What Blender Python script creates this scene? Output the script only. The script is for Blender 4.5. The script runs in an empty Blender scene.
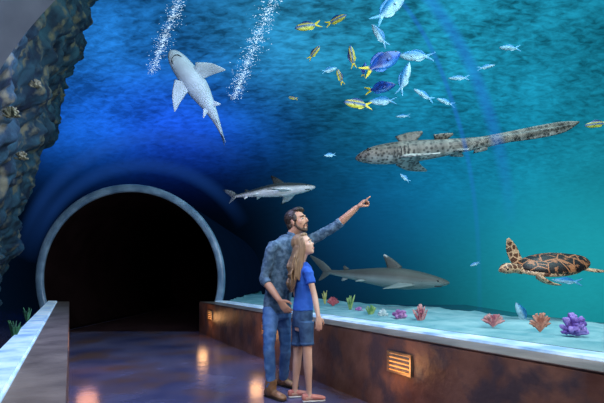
import bpy, bmesh, math, random
from mathutils import Vector, Matrix, noise
random.seed(7)
C = bpy.context.scene.collection
S = bpy.context.scene
S.view_settings.view_transform = 'Standard'
F = 420.0; HZ = 279.0; H = 1.1
TH = math.atan(232/F); cs, sn = math.cos(TH), math.sin(TH)
def at(px, py, Y): return Vector(((px-302)/F*Y, Y, H+(HZ-py)/F*Y))
def W(w, t, z): return Vector((w*cs - t*sn, w*sn + t*cs, z))
def V(*a): return Vector(a)

# ---------------------------------------------------------------- materials
def newmat(name):
    m = bpy.data.materials.new(name); m.use_nodes = True
    nt = m.node_tree; b = nt.nodes['Principled BSDF']
    return m, nt, b
def mat(name, c1, c2=None, scale=5, rough=.6, bump=0, emit=0, metal=0, lo=.4, hi=.6, detail=5, bscale=None, ecol=None, c3=None, scale3=2, dist=0, spec=.5, lo3=.5, hi3=.62, stretch=None, bdist=.02):
    m, nt, b = newmat(name); N = nt.nodes; L = nt.links
    b.inputs['Roughness'].default_value = rough; b.inputs['Metallic'].default_value = metal
    b.inputs['Specular IOR Level'].default_value = spec
    b.inputs['Base Color'].default_value = (*c1, 1)
    tc = N.new('ShaderNodeTexCoord'); src = tc.outputs['Object']
    if stretch:
        mp = N.new('ShaderNodeMapping'); mp.inputs['Scale'].default_value = stretch; L.new(src, mp.inputs[0]); src = mp.outputs[0]
    out = None
    if c2:
        n = N.new('ShaderNodeTexNoise'); n.inputs['Scale'].default_value = scale; n.inputs['Detail'].default_value = detail
        n.inputs['Distortion'].default_value = dist
        L.new(src, n.inputs['Vector'])
        r = N.new('ShaderNodeValToRGB'); r.color_ramp.elements[0].position = lo; r.color_ramp.elements[1].position = hi
        r.color_ramp.elements[0].color = (*c1, 1); r.color_ramp.elements[1].color = (*c2, 1)
        L.new(n.outputs['Fac'], r.inputs['Fac']); out = r.outputs['Color']
        if c3:
            n3 = N.new('ShaderNodeTexNoise'); n3.inputs['Scale'].default_value = scale3; n3.inputs['Detail'].default_value = 6
            L.new(tc.outputs['Object'], n3.inputs['Vector'])
            r3 = N.new('ShaderNodeValToRGB'); r3.color_ramp.elements[0].position = lo3; r3.color_ramp.elements[1].position = hi3
            L.new(n3.outputs['Fac'], r3.inputs['Fac'])
            mx = N.new('ShaderNodeMix'); mx.data_type = 'RGBA'
            L.new(r3.outputs['Color'], mx.inputs[0]); L.new(out, mx.inputs[6]); mx.inputs[7].default_value = (*c3, 1)
            out = mx.outputs[2]
        L.new(out, b.inputs['Base Color'])
    if emit:
        b.inputs['Emission Strength'].default_value = emit
        if ecol: b.inputs['Emission Color'].default_value = (*ecol, 1)
        elif out: L.new(out, b.inputs['Emission Color'])
        else: b.inputs['Emission Color'].default_value = (*c1, 1)
    if bump:
        nb = N.new('ShaderNodeTexNoise'); nb.inputs['Scale'].default_value = bscale or scale*4; nb.inputs['Detail'].default_value = 6
        L.new(src, nb.inputs['Vector'])
        bp = N.new('ShaderNodeBump'); bp.inputs['Strength'].default_value = bump; bp.inputs['Distance'].default_value = bdist
        L.new(nb.outputs['Fac'], bp.inputs['Height']); L.new(bp.outputs['Normal'], b.inputs['Normal'])
    return m
def colmat(name, rough=.4, nscale=30, namt=.35, emit=0.0):
    m, nt, b = newmat(name); N = nt.nodes; L = nt.links
    a = N.new('ShaderNodeAttribute'); a.attribute_name = 'Col'
    tc = N.new('ShaderNodeTexCoord'); n = N.new('ShaderNodeTexNoise'); n.inputs['Scale'].default_value = nscale; n.inputs['Detail'].default_value = 4
    L.new(tc.outputs['Object'], n.inputs['Vector'])
    mr = N.new('ShaderNodeMapRange'); mr.inputs[1].default_value = .3; mr.inputs[2].default_value = .7; mr.inputs[3].default_value = 1-namt; mr.inputs[4].default_value = 1+namt*.5
    L.new(n.outputs['Fac'], mr.inputs[0])
    vm = N.new('ShaderNodeVectorMath'); vm.operation = 'SCALE'
    L.new(a.outputs['Color'], vm.inputs[0]); L.new(mr.outputs[0], vm.inputs['Scale'])
    L.new(vm.outputs[0], b.inputs['Base Color']); b.inputs['Roughness'].default_value = rough
    if emit:
        L.new(vm.outputs[0], b.inputs['Emission Color']); b.inputs['Emission Strength'].default_value = emit
    return m

# ---------------------------------------------------------------- mesh helpers
def BM():
    bm = bmesh.new(); bm.verts.layers.float_color.new('Col'); return bm
def setcol(bm, verts, fn):
    l = bm.verts.layers.float_color['Col']
    for v in verts:
        c = fn(v.co) if callable(fn) else fn
        v[l] = (c[0], c[1], c[2], 1)
def cr(P, sub):
    if sub <= 1 or len(P) < 3: 
        return [tuple(p) for p in P]
    out = []
    n = len(P)
    for i in range(n-1):
        p0 = P[max(i-1,0)]; p1 = P[i]; p2 = P[i+1]; p3 = P[min(i+2,n-1)]
        for k in range(sub):
            t = k/sub
            out.append(tuple(.5*((2*b)+(-a+c)*t+(2*a-5*b+4*c-d)*t*t+(-a+3*b-3*c+d)*t**3) for a,b,c,d in zip(p0,p1,p2,p3)))
    out.append(tuple(P[-1])); return out
def tube(bm, pts, rads, ref=(0,0,1), n=14, sub=3, cap=.6):
    arr = []
    for p, r in zip(pts, rads):
        if not isinstance(r, (tuple, list)): r = (r, r)
        arr.append((p[0], p[1], p[2], r[0], r[1]))
    arr = cr(arr, sub); ref = Vector(ref).normalized()
    P = [Vector(a[:3]) for a in arr]; R = [(max(a[3],.0005), max(a[4],.0005)) for a in arr]
    rings = []; vs = []
    T = [(P[min(i+1,len(P)-1)]-P[max(i-1,0)]).normalized() for i in range(len(P))]
    sides = []
    bad = any(abs(t.dot(ref)) > .93 for t in T)
    if bad:
        s = T[0].orthogonal()
        for t in T:
            s = (s - t*s.dot(t)).normalized(); sides.append(s.copy())
    else:
        sides = [(ref - t*ref.dot(t)).normalized() for t in T]
    def ring(p, t, s, ra, rb):
        u = t.cross(s)
        rr = []
        for k in range(n):
            a = 2*math.pi*k/n
            v = bm.verts.new(p + s*ra*math.cos(a) + u*rb*math.sin(a)); rr.append(v); vs.append(v)
        rings.append(rr)
    m0 = min(R[0])*cap; m1 = min(R[-1])*cap
    if cap: ring(P[0]-T[0]*m0*.6, T[0], sides[0], R[0][0]*.7, R[0][1]*.7)
    for p, t, s, r in zip(P, T, sides, R): ring(p, t, s, r[0], r[1])
    if cap: ring(P[-1]+T[-1]*m1*.6, T[-1], sides[-1], R[-1][0]*.7, R[-1][1]*.7)
    for a, b in zip(rings[:-1], rings[1:]):
        for k in range(n): bm.faces.new((a[k], a[(k+1)%n], b[(k+1)%n], b[k]))
    a = bm.verts.new(P[0]-T[0]*m0); b = bm.verts.new(P[-1]+T[-1]*m1); vs += [a, b]
    for k in range(n):
        bm.faces.new((a, rings[0][(k+1)%n], rings[0][k])); bm.faces.new((b, rings[-1][k], rings[-1][(k+1)%n]))
    return vs
def ell(bm, c, r, M=None, u=16, v=12):
    if not isinstance(r, (tuple, list)): r = (r, r, r)
    m = (M or Matrix()) @ Matrix.Translation(c) @ Matrix.Diagonal((*r, 1))
    return bmesh.ops.create_uvsphere(bm, u_segments=u, v_segments=v, radius=1, matrix=m)['verts']
def box(bm, c, d, M=None):
    m = (M or Matrix()) @ Matrix.Translation(c) @ Matrix.Diagonal((*d, 1))
    return bmesh.ops.create_cube(bm, size=1, matrix=m)['verts']
def hexa(bm, low, high):
    a = [bm.verts.new(p) for p in low]; b = [bm.verts.new(p) for p in high]
    n = len(a); bm.faces.new(a); bm.faces.new(b[::-1])
    for i in range(n): bm.faces.new((a[i], a[(i+1)%n], b[(i+1)%n], b[i]))
def mk(name, bm, m, parent=None, smooth=True, recalc=True, origin=None):
    if recalc: bmesh.ops.recalc_face_normals(bm, faces=bm.faces)
    off = Vector(origin) if origin is not None else (parent.location.copy() if parent and parent.get('_w') else None)
    if off is not None: bmesh.ops.translate(bm, verts=bm.verts, vec=-off)
    me = bpy.data.meshes.new(name); bm.to_mesh(me); bm.free()
    if smooth: me.polygons.foreach_set('use_smooth', [True]*len(me.polygons))
    me.materials.append(m)
    o = bpy.data.objects.new(name, me); C.objects.link(o)
    if parent: o.parent = parent
    elif origin is not None: o.location = origin
    return o
def tag(o, label, cat, group=None, kind=None):
    o['label'] = label
    if cat: o['category'] = cat
    if group: o['group'] = group
    if kind: o['kind'] = kind
    return o
def empty(name, loc, label, cat, group=None):
    o = bpy.data.objects.new(name, None); C.objects.link(o); o.location = loc; o['_w'] = 1; o.empty_display_size = .1
    return tag(o, label, cat, group)
def struct(o): o['kind'] = 'structure'; return o
def remesh(o, vox=.007, sm=4, disp=0, dscale=.1):
    r = o.modifiers.new('r', 'REMESH'); r.mode = 'VOXEL'; r.voxel_size = vox; r.use_smooth_shade = True
    s = o.modifiers.new('s', 'SMOOTH'); s.iterations = sm; s.factor = .5
    if disp:
        t = bpy.data.textures.new('cl', 'CLOUDS'); t.noise_scale = dscale; t.noise_depth = 1
        d = o.modifiers.new('d', 'DISPLACE'); d.texture = t; d.strength = disp; d.mid_level = .5
    return o

# ---------------------------------------------------------------- tank water backdrop, glow painted in
SC = V(1, 5, .5); SR = V(15, 15, 8.5)
def shell_pt(px, py):
    o = V(0,0,H)-SC; d = V((px-302)/F, 1, (HZ-py)/F)
    o = V(*[a/b for a,b in zip(o,SR)]); d2 = V(*[a/b for a,b in zip(d,SR)])
    A = d2.dot(d2); B = 2*o.dot(d2); Cc = o.dot(o)-1
    t = (-B+math.sqrt(B*B-4*A*Cc))/(2*A)
    return V(0,0,H)+d*t
def water_glow_mat():
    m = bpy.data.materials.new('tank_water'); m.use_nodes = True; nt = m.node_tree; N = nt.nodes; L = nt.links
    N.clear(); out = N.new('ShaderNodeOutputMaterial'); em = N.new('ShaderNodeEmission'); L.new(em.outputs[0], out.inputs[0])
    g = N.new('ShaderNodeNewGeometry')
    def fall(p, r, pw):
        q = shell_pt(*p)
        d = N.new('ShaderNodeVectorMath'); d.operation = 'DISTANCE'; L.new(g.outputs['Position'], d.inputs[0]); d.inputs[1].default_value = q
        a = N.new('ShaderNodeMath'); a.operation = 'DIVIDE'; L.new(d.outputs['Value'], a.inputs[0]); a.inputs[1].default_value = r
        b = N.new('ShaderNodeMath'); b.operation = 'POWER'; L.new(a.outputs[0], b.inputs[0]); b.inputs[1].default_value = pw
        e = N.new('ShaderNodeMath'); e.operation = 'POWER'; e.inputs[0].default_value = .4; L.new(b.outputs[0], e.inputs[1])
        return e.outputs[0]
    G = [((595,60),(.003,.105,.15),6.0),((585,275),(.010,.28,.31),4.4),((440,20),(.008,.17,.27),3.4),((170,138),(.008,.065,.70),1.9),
         ((92,130),(.008,.13,.70),1.7),((285,25),(.014,.13,.23),2.4),((215,60),(.002,.035,.14),2.8),((390,200),(.001,.036,.115),3.6),((120,25),(.005,.065,.20),2.2),((480,170),(.0,.065,.14),3.6),((75,40),(.006,.07,.24),1.4),((250,130),(.001,.025,.16),2.0)]  # patches of water glow put into the emission colour
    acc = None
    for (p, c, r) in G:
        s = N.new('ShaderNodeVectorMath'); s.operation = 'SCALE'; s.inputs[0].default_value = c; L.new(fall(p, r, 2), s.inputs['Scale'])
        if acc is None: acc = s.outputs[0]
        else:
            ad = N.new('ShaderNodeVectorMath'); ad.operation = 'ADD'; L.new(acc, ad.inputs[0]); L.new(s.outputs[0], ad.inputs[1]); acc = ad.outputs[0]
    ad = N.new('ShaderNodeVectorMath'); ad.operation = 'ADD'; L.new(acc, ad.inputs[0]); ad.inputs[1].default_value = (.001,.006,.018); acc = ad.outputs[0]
    dk = N.new('ShaderNodeMapRange'); dk.inputs[1].default_value = 0; dk.inputs[2].default_value = 1; dk.inputs[3].default_value = 1; dk.inputs[4].default_value = .08  # painted darkening of the glow around the tunnel opening
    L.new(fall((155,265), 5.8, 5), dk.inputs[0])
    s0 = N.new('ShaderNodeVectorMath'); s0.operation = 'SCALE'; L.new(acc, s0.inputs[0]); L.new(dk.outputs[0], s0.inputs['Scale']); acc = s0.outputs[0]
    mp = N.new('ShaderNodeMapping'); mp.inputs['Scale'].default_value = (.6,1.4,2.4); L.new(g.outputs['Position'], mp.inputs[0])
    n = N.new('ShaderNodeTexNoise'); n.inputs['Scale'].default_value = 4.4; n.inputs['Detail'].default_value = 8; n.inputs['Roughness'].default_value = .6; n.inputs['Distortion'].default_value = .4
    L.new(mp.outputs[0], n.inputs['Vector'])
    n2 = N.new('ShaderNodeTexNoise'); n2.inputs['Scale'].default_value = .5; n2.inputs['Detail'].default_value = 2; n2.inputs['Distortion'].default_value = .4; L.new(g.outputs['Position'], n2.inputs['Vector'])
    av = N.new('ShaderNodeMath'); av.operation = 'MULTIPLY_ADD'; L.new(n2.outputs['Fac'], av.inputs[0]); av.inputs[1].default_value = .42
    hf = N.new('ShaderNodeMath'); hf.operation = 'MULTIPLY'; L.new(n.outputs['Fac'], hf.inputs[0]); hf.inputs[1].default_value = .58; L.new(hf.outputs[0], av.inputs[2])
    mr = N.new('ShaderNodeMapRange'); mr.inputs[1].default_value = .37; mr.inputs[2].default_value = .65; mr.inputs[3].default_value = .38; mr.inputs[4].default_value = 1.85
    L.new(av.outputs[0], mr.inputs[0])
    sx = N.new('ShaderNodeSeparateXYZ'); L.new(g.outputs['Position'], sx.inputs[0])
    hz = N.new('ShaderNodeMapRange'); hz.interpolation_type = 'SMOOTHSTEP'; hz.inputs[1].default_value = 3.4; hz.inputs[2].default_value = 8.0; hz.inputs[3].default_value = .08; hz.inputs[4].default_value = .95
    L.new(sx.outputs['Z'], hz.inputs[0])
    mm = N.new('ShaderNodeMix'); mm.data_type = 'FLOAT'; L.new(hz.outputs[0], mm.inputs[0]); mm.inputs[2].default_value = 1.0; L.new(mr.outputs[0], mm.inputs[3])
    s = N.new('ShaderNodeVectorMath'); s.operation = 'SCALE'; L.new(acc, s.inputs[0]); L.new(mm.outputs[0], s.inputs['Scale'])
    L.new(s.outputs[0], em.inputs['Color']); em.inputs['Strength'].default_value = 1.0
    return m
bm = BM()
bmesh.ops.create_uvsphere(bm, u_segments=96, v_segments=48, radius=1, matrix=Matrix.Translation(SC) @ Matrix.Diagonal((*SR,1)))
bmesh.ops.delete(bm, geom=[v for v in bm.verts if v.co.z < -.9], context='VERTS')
o = struct(mk('wall_back', bm, water_glow_mat(), recalc=False)); o['label'] = 'deep blue and teal water filling the tank'

# ---------------------------------------------------------------- room shell
M_floor = mat('stained_concrete_floor', (.055,.06,.15), (.17,.15,.26), scale=1.2, rough=.2, bump=.16, bscale=4, lo=.34, hi=.66, c3=(.16,.09,.085), scale3=1.4, spec=.95, detail=8, lo3=.47, hi3=.66)
M_wall = mat('rusty_concrete', (.10,.042,.03), (.27,.14,.10), scale=2.5, rough=.42, bump=.45, bscale=14, lo=.35, hi=.68, c3=(.075,.055,.065), scale3=3.5, detail=10)
M_ledge = mat('ledge_concrete', (.13,.095,.085), (.25,.19,.17), scale=4, rough=.4, bump=.2, lo=.35, hi=.65)
M_sill = mat('lit_sill', (.22,.42,.66), (.66,.84,.98), scale=5, rough=.4, bump=.4, emit=.34, bscale=20, lo=.3, hi=.65, detail=8)  # brightness of the strip painted in as emission, no lamp there
bm = BM()
vs = [bm.verts.new(p) for p in (V(-12,-2,0),V(7,-2,0),V(7,18,0),V(-12,18,0))]; bm.faces.new(vs)
struct(mk('floor', bm, M_floor, smooth=False, recalc=False))
YR = 8.62
def tend(w): return (YR - w*sn)/cs
WL, WR = -.012, 2.32
def lowwall(w0, w1, z0, z1, name, m, t0=-1.5):
    bm = BM(); a = [W(w0,t0,z0), W(w1,t0,z0), W(w1,tend(w1),z0), W(w0,tend(w0),z0)]
    b = [W(w0,t0,z1), W(w1,t0,z1), W(w1,tend(w1),z1), W(w0,tend(w0),z1)]
    hexa(bm, a, b)
    bmesh.ops.bevel(bm, geom=[e for e in bm.edges if abs((e.verts[0].co-e.verts[1].co).z) < .01 and e.verts[0].co.z > z1-.01], offset=.012 if z1-z0 > .1 else .002, segments=2, affect='EDGES')
    return struct(mk(name, bm, m, smooth=False))
lowwall(WR, 2.62, 0, .63, 'wall_right', M_wall)
lowwall(WL-.22, WL, 0, .63, 'wall_left', M_wall)
lowwall(WR+.003, 2.6, .63, .637, 'trim_3', M_ledge)
lowwall(WL-.215, WL-.003, .63, .637, 'trim_4', M_ledge)
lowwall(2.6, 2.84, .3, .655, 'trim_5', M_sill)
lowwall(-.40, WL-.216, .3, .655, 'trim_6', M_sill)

# portal ring and dark passage
CX, CZ = -3.54, 1.1
M_ring = mat('portal_ring_metal', (.10,.18,.28), (.22,.34,.46), scale=3, rough=.3, emit=.06)
M_dark = mat('dark_passage', (.006,.002,.002), (.010,.004,.004), scale=2, rough=.9, spec=.05)  # gloom inside the passage put into a near-black colour
def annulus(cx, cz, r0, r1, y0, y1, a0, a1, n=96, bev=.03):
    bm = BM(); prof = [(r0,y0+bev),(r0+bev,y0),(r1-bev,y0),(r1,y0+bev),(r1,y1),(r0,y1)]
    rings = []
    for i in range(n+1):
        a = a0+(a1-a0)*i/n
        rings.append([bm.verts.new((cx+r*math.cos(a), y, cz+r*math.sin(a))) for r,y in prof])
    k = len(prof)
    for a,b in zip(rings[:-1], rings[1:]):
        for j in range(k): bm.faces.new((a[j],a[(j+1)%k],b[(j+1)%k],b[j]))
    bm.faces.new(rings[0]); bm.faces.new(rings[-1][::-1])
    return bm
g = math.asin(1.08/1.85)
struct(mk('trim_1', annulus(CX, CZ, 1.80, 1.955, 8.63, 8.70, -g, math.pi+g), M_ring))['label'] = 'pale metal ring around the tunnel opening'
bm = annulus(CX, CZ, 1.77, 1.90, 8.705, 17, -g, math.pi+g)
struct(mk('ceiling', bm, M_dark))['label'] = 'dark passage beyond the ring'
bm = annulus(CX, CZ, 1.91, 1.95, 8.71, 17, -g, math.pi+g)
struct(mk('wall_passage', bm, mat('passage_outer', (.0004,.0015,.004), (.001,.003,.008), scale=1.5, rough=1, spec=0, emit=.5, ecol=(.001,.006,.02))))['label'] = 'dark blue outside of the far passage'  # gloom put into colour and emission so it merges with the backdrop
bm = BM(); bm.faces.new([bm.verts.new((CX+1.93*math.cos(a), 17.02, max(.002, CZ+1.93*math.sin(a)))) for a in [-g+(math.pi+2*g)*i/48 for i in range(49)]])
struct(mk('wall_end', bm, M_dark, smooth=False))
bm = BM(); vs = [bm.verts.new(p) for p in (V(CX-1.45,8.8,.004),V(CX+1.45,8.8,.004),V(CX+1.45,17,.004),V(CX-1.45,17,.004))]; bm.faces.new(vs)
struct(mk('floor_passage', bm, mat('dark_passage_floor', (.03,.014,.016), (.06,.028,.03), scale=2, rough=.3), smooth=False, recalc=False))
M_arch = mat('arch_rib', (.10,.10,.12), (.15,.15,.17), scale=3, rough=.5)
struct(mk('trim_2', annulus(.161, 1.1, 1.928, 2.2, 1.3, 2.05, -.25, math.pi+.25), M_arch))['label'] = 'grey arch rib of the near tunnel section'

# painted reflections along clear panel joints, as glowing bands (soft edged, mostly transparent)
def reflection_mat(name, fac, col, st):
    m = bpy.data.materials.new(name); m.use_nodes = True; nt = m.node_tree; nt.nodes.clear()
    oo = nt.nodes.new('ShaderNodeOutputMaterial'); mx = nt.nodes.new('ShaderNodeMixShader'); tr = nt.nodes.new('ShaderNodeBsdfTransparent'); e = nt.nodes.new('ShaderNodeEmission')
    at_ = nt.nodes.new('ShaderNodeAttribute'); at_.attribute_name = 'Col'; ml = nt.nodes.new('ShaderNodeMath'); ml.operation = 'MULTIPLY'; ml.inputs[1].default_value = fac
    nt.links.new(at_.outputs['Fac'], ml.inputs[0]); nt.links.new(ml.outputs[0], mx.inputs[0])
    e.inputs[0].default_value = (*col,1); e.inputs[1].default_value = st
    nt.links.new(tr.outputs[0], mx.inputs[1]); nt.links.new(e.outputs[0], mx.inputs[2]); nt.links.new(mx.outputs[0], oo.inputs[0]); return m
m_reflection = reflection_mat('acrylic_seam', .5, (.02,.20,.72), .9)
m_reflection2 = reflection_mat('acrylic_seam_far', .25, (.02,.10,.45), .8)
def reflection_band(P, half, n, m, endf=.2):
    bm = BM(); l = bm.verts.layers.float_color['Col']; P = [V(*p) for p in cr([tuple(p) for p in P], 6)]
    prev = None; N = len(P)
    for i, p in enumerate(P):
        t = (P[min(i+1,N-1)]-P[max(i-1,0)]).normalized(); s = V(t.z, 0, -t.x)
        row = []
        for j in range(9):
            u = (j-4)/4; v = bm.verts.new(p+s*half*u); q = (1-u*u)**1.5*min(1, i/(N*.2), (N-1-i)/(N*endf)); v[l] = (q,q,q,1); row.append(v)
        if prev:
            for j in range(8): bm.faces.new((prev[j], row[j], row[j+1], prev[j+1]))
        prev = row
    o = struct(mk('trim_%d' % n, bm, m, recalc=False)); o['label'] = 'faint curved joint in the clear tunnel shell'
reflection_band([at(x,y,3.03) for x,y in [(380,-60),(430,0),(464,52),(488,110),(504,170),(512,228)]], .065, 7, m_reflection, .4)
reflection_band([at(x,y,3.1) for x,y in [(340,-60),(400,0),(432,50),(455,110),(470,170),(478,240),(480,328)]], .025, 8, m_reflection, .5)
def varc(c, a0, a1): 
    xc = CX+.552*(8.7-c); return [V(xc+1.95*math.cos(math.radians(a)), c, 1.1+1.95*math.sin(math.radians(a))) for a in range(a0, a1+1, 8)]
reflection_band(varc(7.2, 28, 172), .16, 9, m_reflection2)
reflection_band(varc(5.7, 52, 172), .14, 10, m_reflection2)

# ---------------------------------------------------------------- step lights
M_sl = mat('step_light_bronze', (.25,.18,.12), (.35,.26,.18), scale=20, rough=.35, metal=.7)
M_glow = mat('step_light_glow', (1,.5,.15), rough=.5, emit=.8, ecol=(1,.5,.18))
Mw = Matrix(((cs,-sn,0,0),(sn,cs,0,0),(0,0,1,0),(0,0,0,1)))
for i, (t, lab) in enumerate([(2.57,'large louvred amber step light in the brown wall right of the girl'),(5.18,'small amber step light on the low wall just left of the man'),(7.76,'smallest amber step light on the low wall beside the ring opening')]):
    loc = W(WR, t, .425)
    r = empty('step_light', loc, lab, 'light', 'step lights along the low wall')
    bm = BM()
    for z in (.078,-.078): box(bm, (WR-.01, t, .425+z), (.024,.28,.016), Mw)
    for y in (.132,-.132): box(bm, (WR-.01, t+y, .425), (.024,.016,.142), Mw)
    mk('frame', bm, M_sl, r, smooth=False)
    bm = BM(); box(bm, (WR-.003, t, .425), (.004,.25,.142), Mw); mk('lamp_panel', bm, M_glow, r, smooth=False)
    bm = BM()
    for k in range(4):
        ms = Mw @ Matrix.Translation((WR-.012, t, .425-.051+k*.034)) @ Matrix.Rotation(.6,4,'Y')
        box(bm, (0,0,0), (.022,.248,.017), ms)
    mk('louver', bm, M_sl, r, smooth=False)
    ld = bpy.data.lights.new('step_glow','POINT'); ld.energy = 2.4; ld.color = (1,.5,.2); ld.shadow_soft_size = .09
    lo = bpy.data.objects.new('step_glow', ld); C.objects.link(lo); lo.location = W(WR-.15, t, .38)
for t in (5.6,):  # warm glow added by the left wall; unseen source, no fixture built
    ld = bpy.data.lights.new('step_glow','POINT'); ld.energy = 2.4; ld.color = (1,.42,.25); ld.shadow_soft_size = .12
    lo = bpy.data.objects.new('step_glow', ld); C.objects.link(lo); lo.location = W(.18, t, .38)

# ---------------------------------------------------------------- seabed, rocks
M_sand = mat('tank_sand', (.12,.34,.38), (.30,.52,.54), scale=3, rough=.9, bump=.7, bscale=18, lo=.35, hi=.65)
bm = BM(); gr = []; nw, ntt = 80, 170
for i in range(ntt+1):
    row = []
    for j in range(nw+1):
        f = j/nw; w = 2.845+10*f**1.8; t = -5+20*i/ntt
        p = W(w, t, 0); e = min(1, (w-2.845)/.6)
        q = max(0, min(1, (w-4.6)/3)); q = q*q*(3-2*q)
        p.z = .655 + .04*e*noise.noise(p*1.3) + .03*noise.noise(p*5)*min(1,e*4) - .75*q
        p.x = max(p.x, -1.5)
        row.append(bm.verts.new(p))
    gr.append(row)
for i in range(ntt):
    for j in range(nw): bm.faces.new((gr[i][j],gr[i][j+1],gr[i+1][j+1],gr[i+1][j]))
tag(mk('sand_bed', bm, M_sand, recalc=False), 'pale sand bed of the tank beyond the right hand ledge', 'sand', kind='stuff')

M_rockL = mat('reef_rock_left', (.003,.014,.035), (.025,.085,.12), scale=4, rough=.85, bump=.7, bscale=16, lo=.38, hi=.66, c3=(.15,.14,.09), scale3=6, detail=12, lo3=.53, hi3=.66)
bm = BM(); gr = []
NT, NZ = 460, 170
for i in range(NT+1):
    row = []; t = -.5 + 13.5*(i/NT)
    for j in range(NZ+1):
        z = .3 + 5.2*j/NZ
        w = -1.0 + .25*(z-.6) + .015*max(0,z-2.5)**2 - .035*max(0,t-6.5)**2
        p = W(w, t, z)
        d = .22*noise.fractal(p*1.5, 1, 2, 6) + .07*abs(noise.noise(p*5)) + .04*noise.noise(p*11)
        row.append(bm.verts.new(W(w-.06+d, t, z + .05*noise.noise(p*4))))
    gr.append(row)
for i in range(NT):
    for j in range(NZ): bm.faces.new((gr[i][j],gr[i][j+1],gr[i+1][j+1],gr[i+1][j]))
tag(mk('rock_face', bm, M_rockL, recalc=False), 'dark reef rock face rising behind the left ledge', 'rock')

# ---------------------------------------------------------------- corals
def cmat(n, c1, c2, e=.06): return mat(n, c1, c2, scale=14, rough=.7, bump=.5, bscale=40, emit=e)
K = {'purple':cmat('purple_coral',(.14,.07,.36),(.36,.25,.66)), 'pink':cmat('pink_coral',(.38,.10,.14),(.62,.34,.32)), 'orange':cmat('orange_coral',(.36,.12,.08),(.6,.30,.22)),
     'green':cmat('green_coral',(.10,.26,.08),(.36,.5,.18)), 'yellow':cmat('yellow_coral',(.42,.40,.08),(.6,.58,.25)), 'red':cmat('red_coral',(.32,.05,.07),(.5,.14,.15)), 'white':cmat('white_coral',(.38,.5,.52),(.62,.72,.72)), 'violet':cmat('violet_coral',(.26,.09,.28),(.46,.24,.48)),
     'olive':cmat('olive_coral',(.07,.07,.045),(.18,.17,.10),.01),'dgreen':cmat('dark_green_weed',(.02,.08,.05),(.06,.22,.09),.02)}
def coral(px, base, Ypx, wpx, hpx, kind, m, lab, name='coral'):
    Y = F*(H-.655)/(base-HZ) if Ypx is None else Ypx
    k = Y/F; c = at(px, base, Y); 
    if Ypx is None: c.z = .655
    w, h = wpx*k, hpx*k
    rnd = random.Random(int(px*13+base)); bm = BM()
    if kind == 'branch':
        for i in range(26):
            a = rnd.uniform(0, 6.28); r = rnd.uniform(0,.5)*w; e = r/(w*.5)
            tip = c+V(math.cos(a)*r, math.sin(a)*r*.7, h*(1.0-.35*e*e)*rnd.uniform(.75,1))
            root = c+V(math.cos(a)*r*.3, math.sin(a)*r*.3, -.01)
            mid = (root+tip)/2+V(rnd.uniform(-1,1),rnd.uniform(-1,1),0)*w*.05
            tube(bm, [root, mid, tip], [w*.05, w*.045, w*.03], n=6, sub=2)
            for q in range(2):
                st = mid.lerp(tip, rnd.uniform(0,.7)); tube(bm, [st, st+V(rnd.uniform(-1,1),rnd.uniform(-1,1),.7)*w*.13], [w*.032,w*.02], n=6, sub=1)
    elif kind == 'lump':
        for i in range(34):
            a = rnd.uniform(0,6.28); e = rnd.uniform(0,1.5); s = rnd.uniform(.05,.10)*w
            d = V(math.cos(a)*math.sin(e), math.sin(a)*math.sin(e)*.7, math.cos(e)*h/w*1.5)
            tube(bm, [c+d*w*.12, c+d*w*.3, c+d*w*rnd.uniform(.40,.50)], [s*.7,s*.8,s], n=8, sub=2)
        for v in bm.verts: v.co += V(noise.noise(v.co*30), noise.noise(v.co*30+V(9,0,0)), noise.noise(v.co*30+V(0,9,0)))*w*.05
    elif kind == 'fan':
        for i in range(15):
            a = math.radians(-62+124*i/14); L = h*rnd.uniform(.8,1.05)
            tip = c+V(math.sin(a)*min(L, w*.62), rnd.uniform(-1,1)*w*.12, math.cos(a)*L*.9+h*.05)
            tube(bm, [c, c.lerp(tip,.5)+V(0,0,.1*h), tip], [w*.03, w*.06, w*.05], n=6, sub=3)
            tube(bm, [c.lerp(tip,.6), tip+V(rnd.uniform(-1,1),0,rnd.uniform(-.2,.6))*w*.12], [w*.04, w*.03], n=6, sub=1)
    elif kind == 'plant':
        for i in range(13):
            a = rnd.uniform(0,6.28); L = h*rnd.uniform(.6,1); r = rnd.uniform(.1,.5)*w
            tip = c+V(math.cos(a)*r, math.sin(a)*r*.6, L)
            tube(bm, [c+V(math.cos(a)*r*.2,0,0), c.lerp(tip,.55)+V(math.cos(a)*r*.1,0,.12*h), tip], [(w*.03,w*.01),(w*.07,w*.012),(w*.02,w*.006)], ref=(1,0,0), n=6, sub=3)
    o = mk(name, bm, K[m], origin=c)
    return tag(o, lab, 'coral' if name=='coral' else 'sea plant')
coral(572,334,None,31,28,'lump','purple','large lumpy blue purple coral at the far right below the turtle')
coral(540,332,None,19,20,'fan','orange','orange pink fan coral left of the large purple coral')
coral(493,327,None,19,14,'fan','pink','salmon pink fan coral under the turtle head')
coral(421,320,None,17,16,'branch','pink','pink red branching coral, rightmost of the middle cluster')
coral(400,318,None,18,11,'lump','violet','low violet coral left of the pink red branching one')
coral(383,316,None,11,9,'lump','white','small whitish coral between violet and green corals')
coral(371,314,None,11,10,'branch','green','small green branching coral left of the whitish coral')
coral(359,312,None,10,7,'lump','violet','tiny purple coral between the green branching coral and the tall green plant')
coral(350,310,None,13,16,'plant','green','upright green sea plant right of the girl', 'sea_plant')
coral(333,306,None,11,9,'fan','red','small dark red fan coral nearest the girl on the right')
coral(325,304,None,8,14,'plant','yellow','thin yellow sea plant closest behind the girl shoulder', 'sea_plant')
coral(14,338,3.35,16,18,'plant','dgreen','dark green weed low behind the left ledge, the nearer tuft','sea_plant')
coral(27,322,4.6,13,15,'plant','dgreen','dark green weed low behind the left ledge, the farther tuft','sea_plant')
coral(12,118,2.75,18,15,'lump','olive','tan coral clump low on the left rock face')
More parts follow.
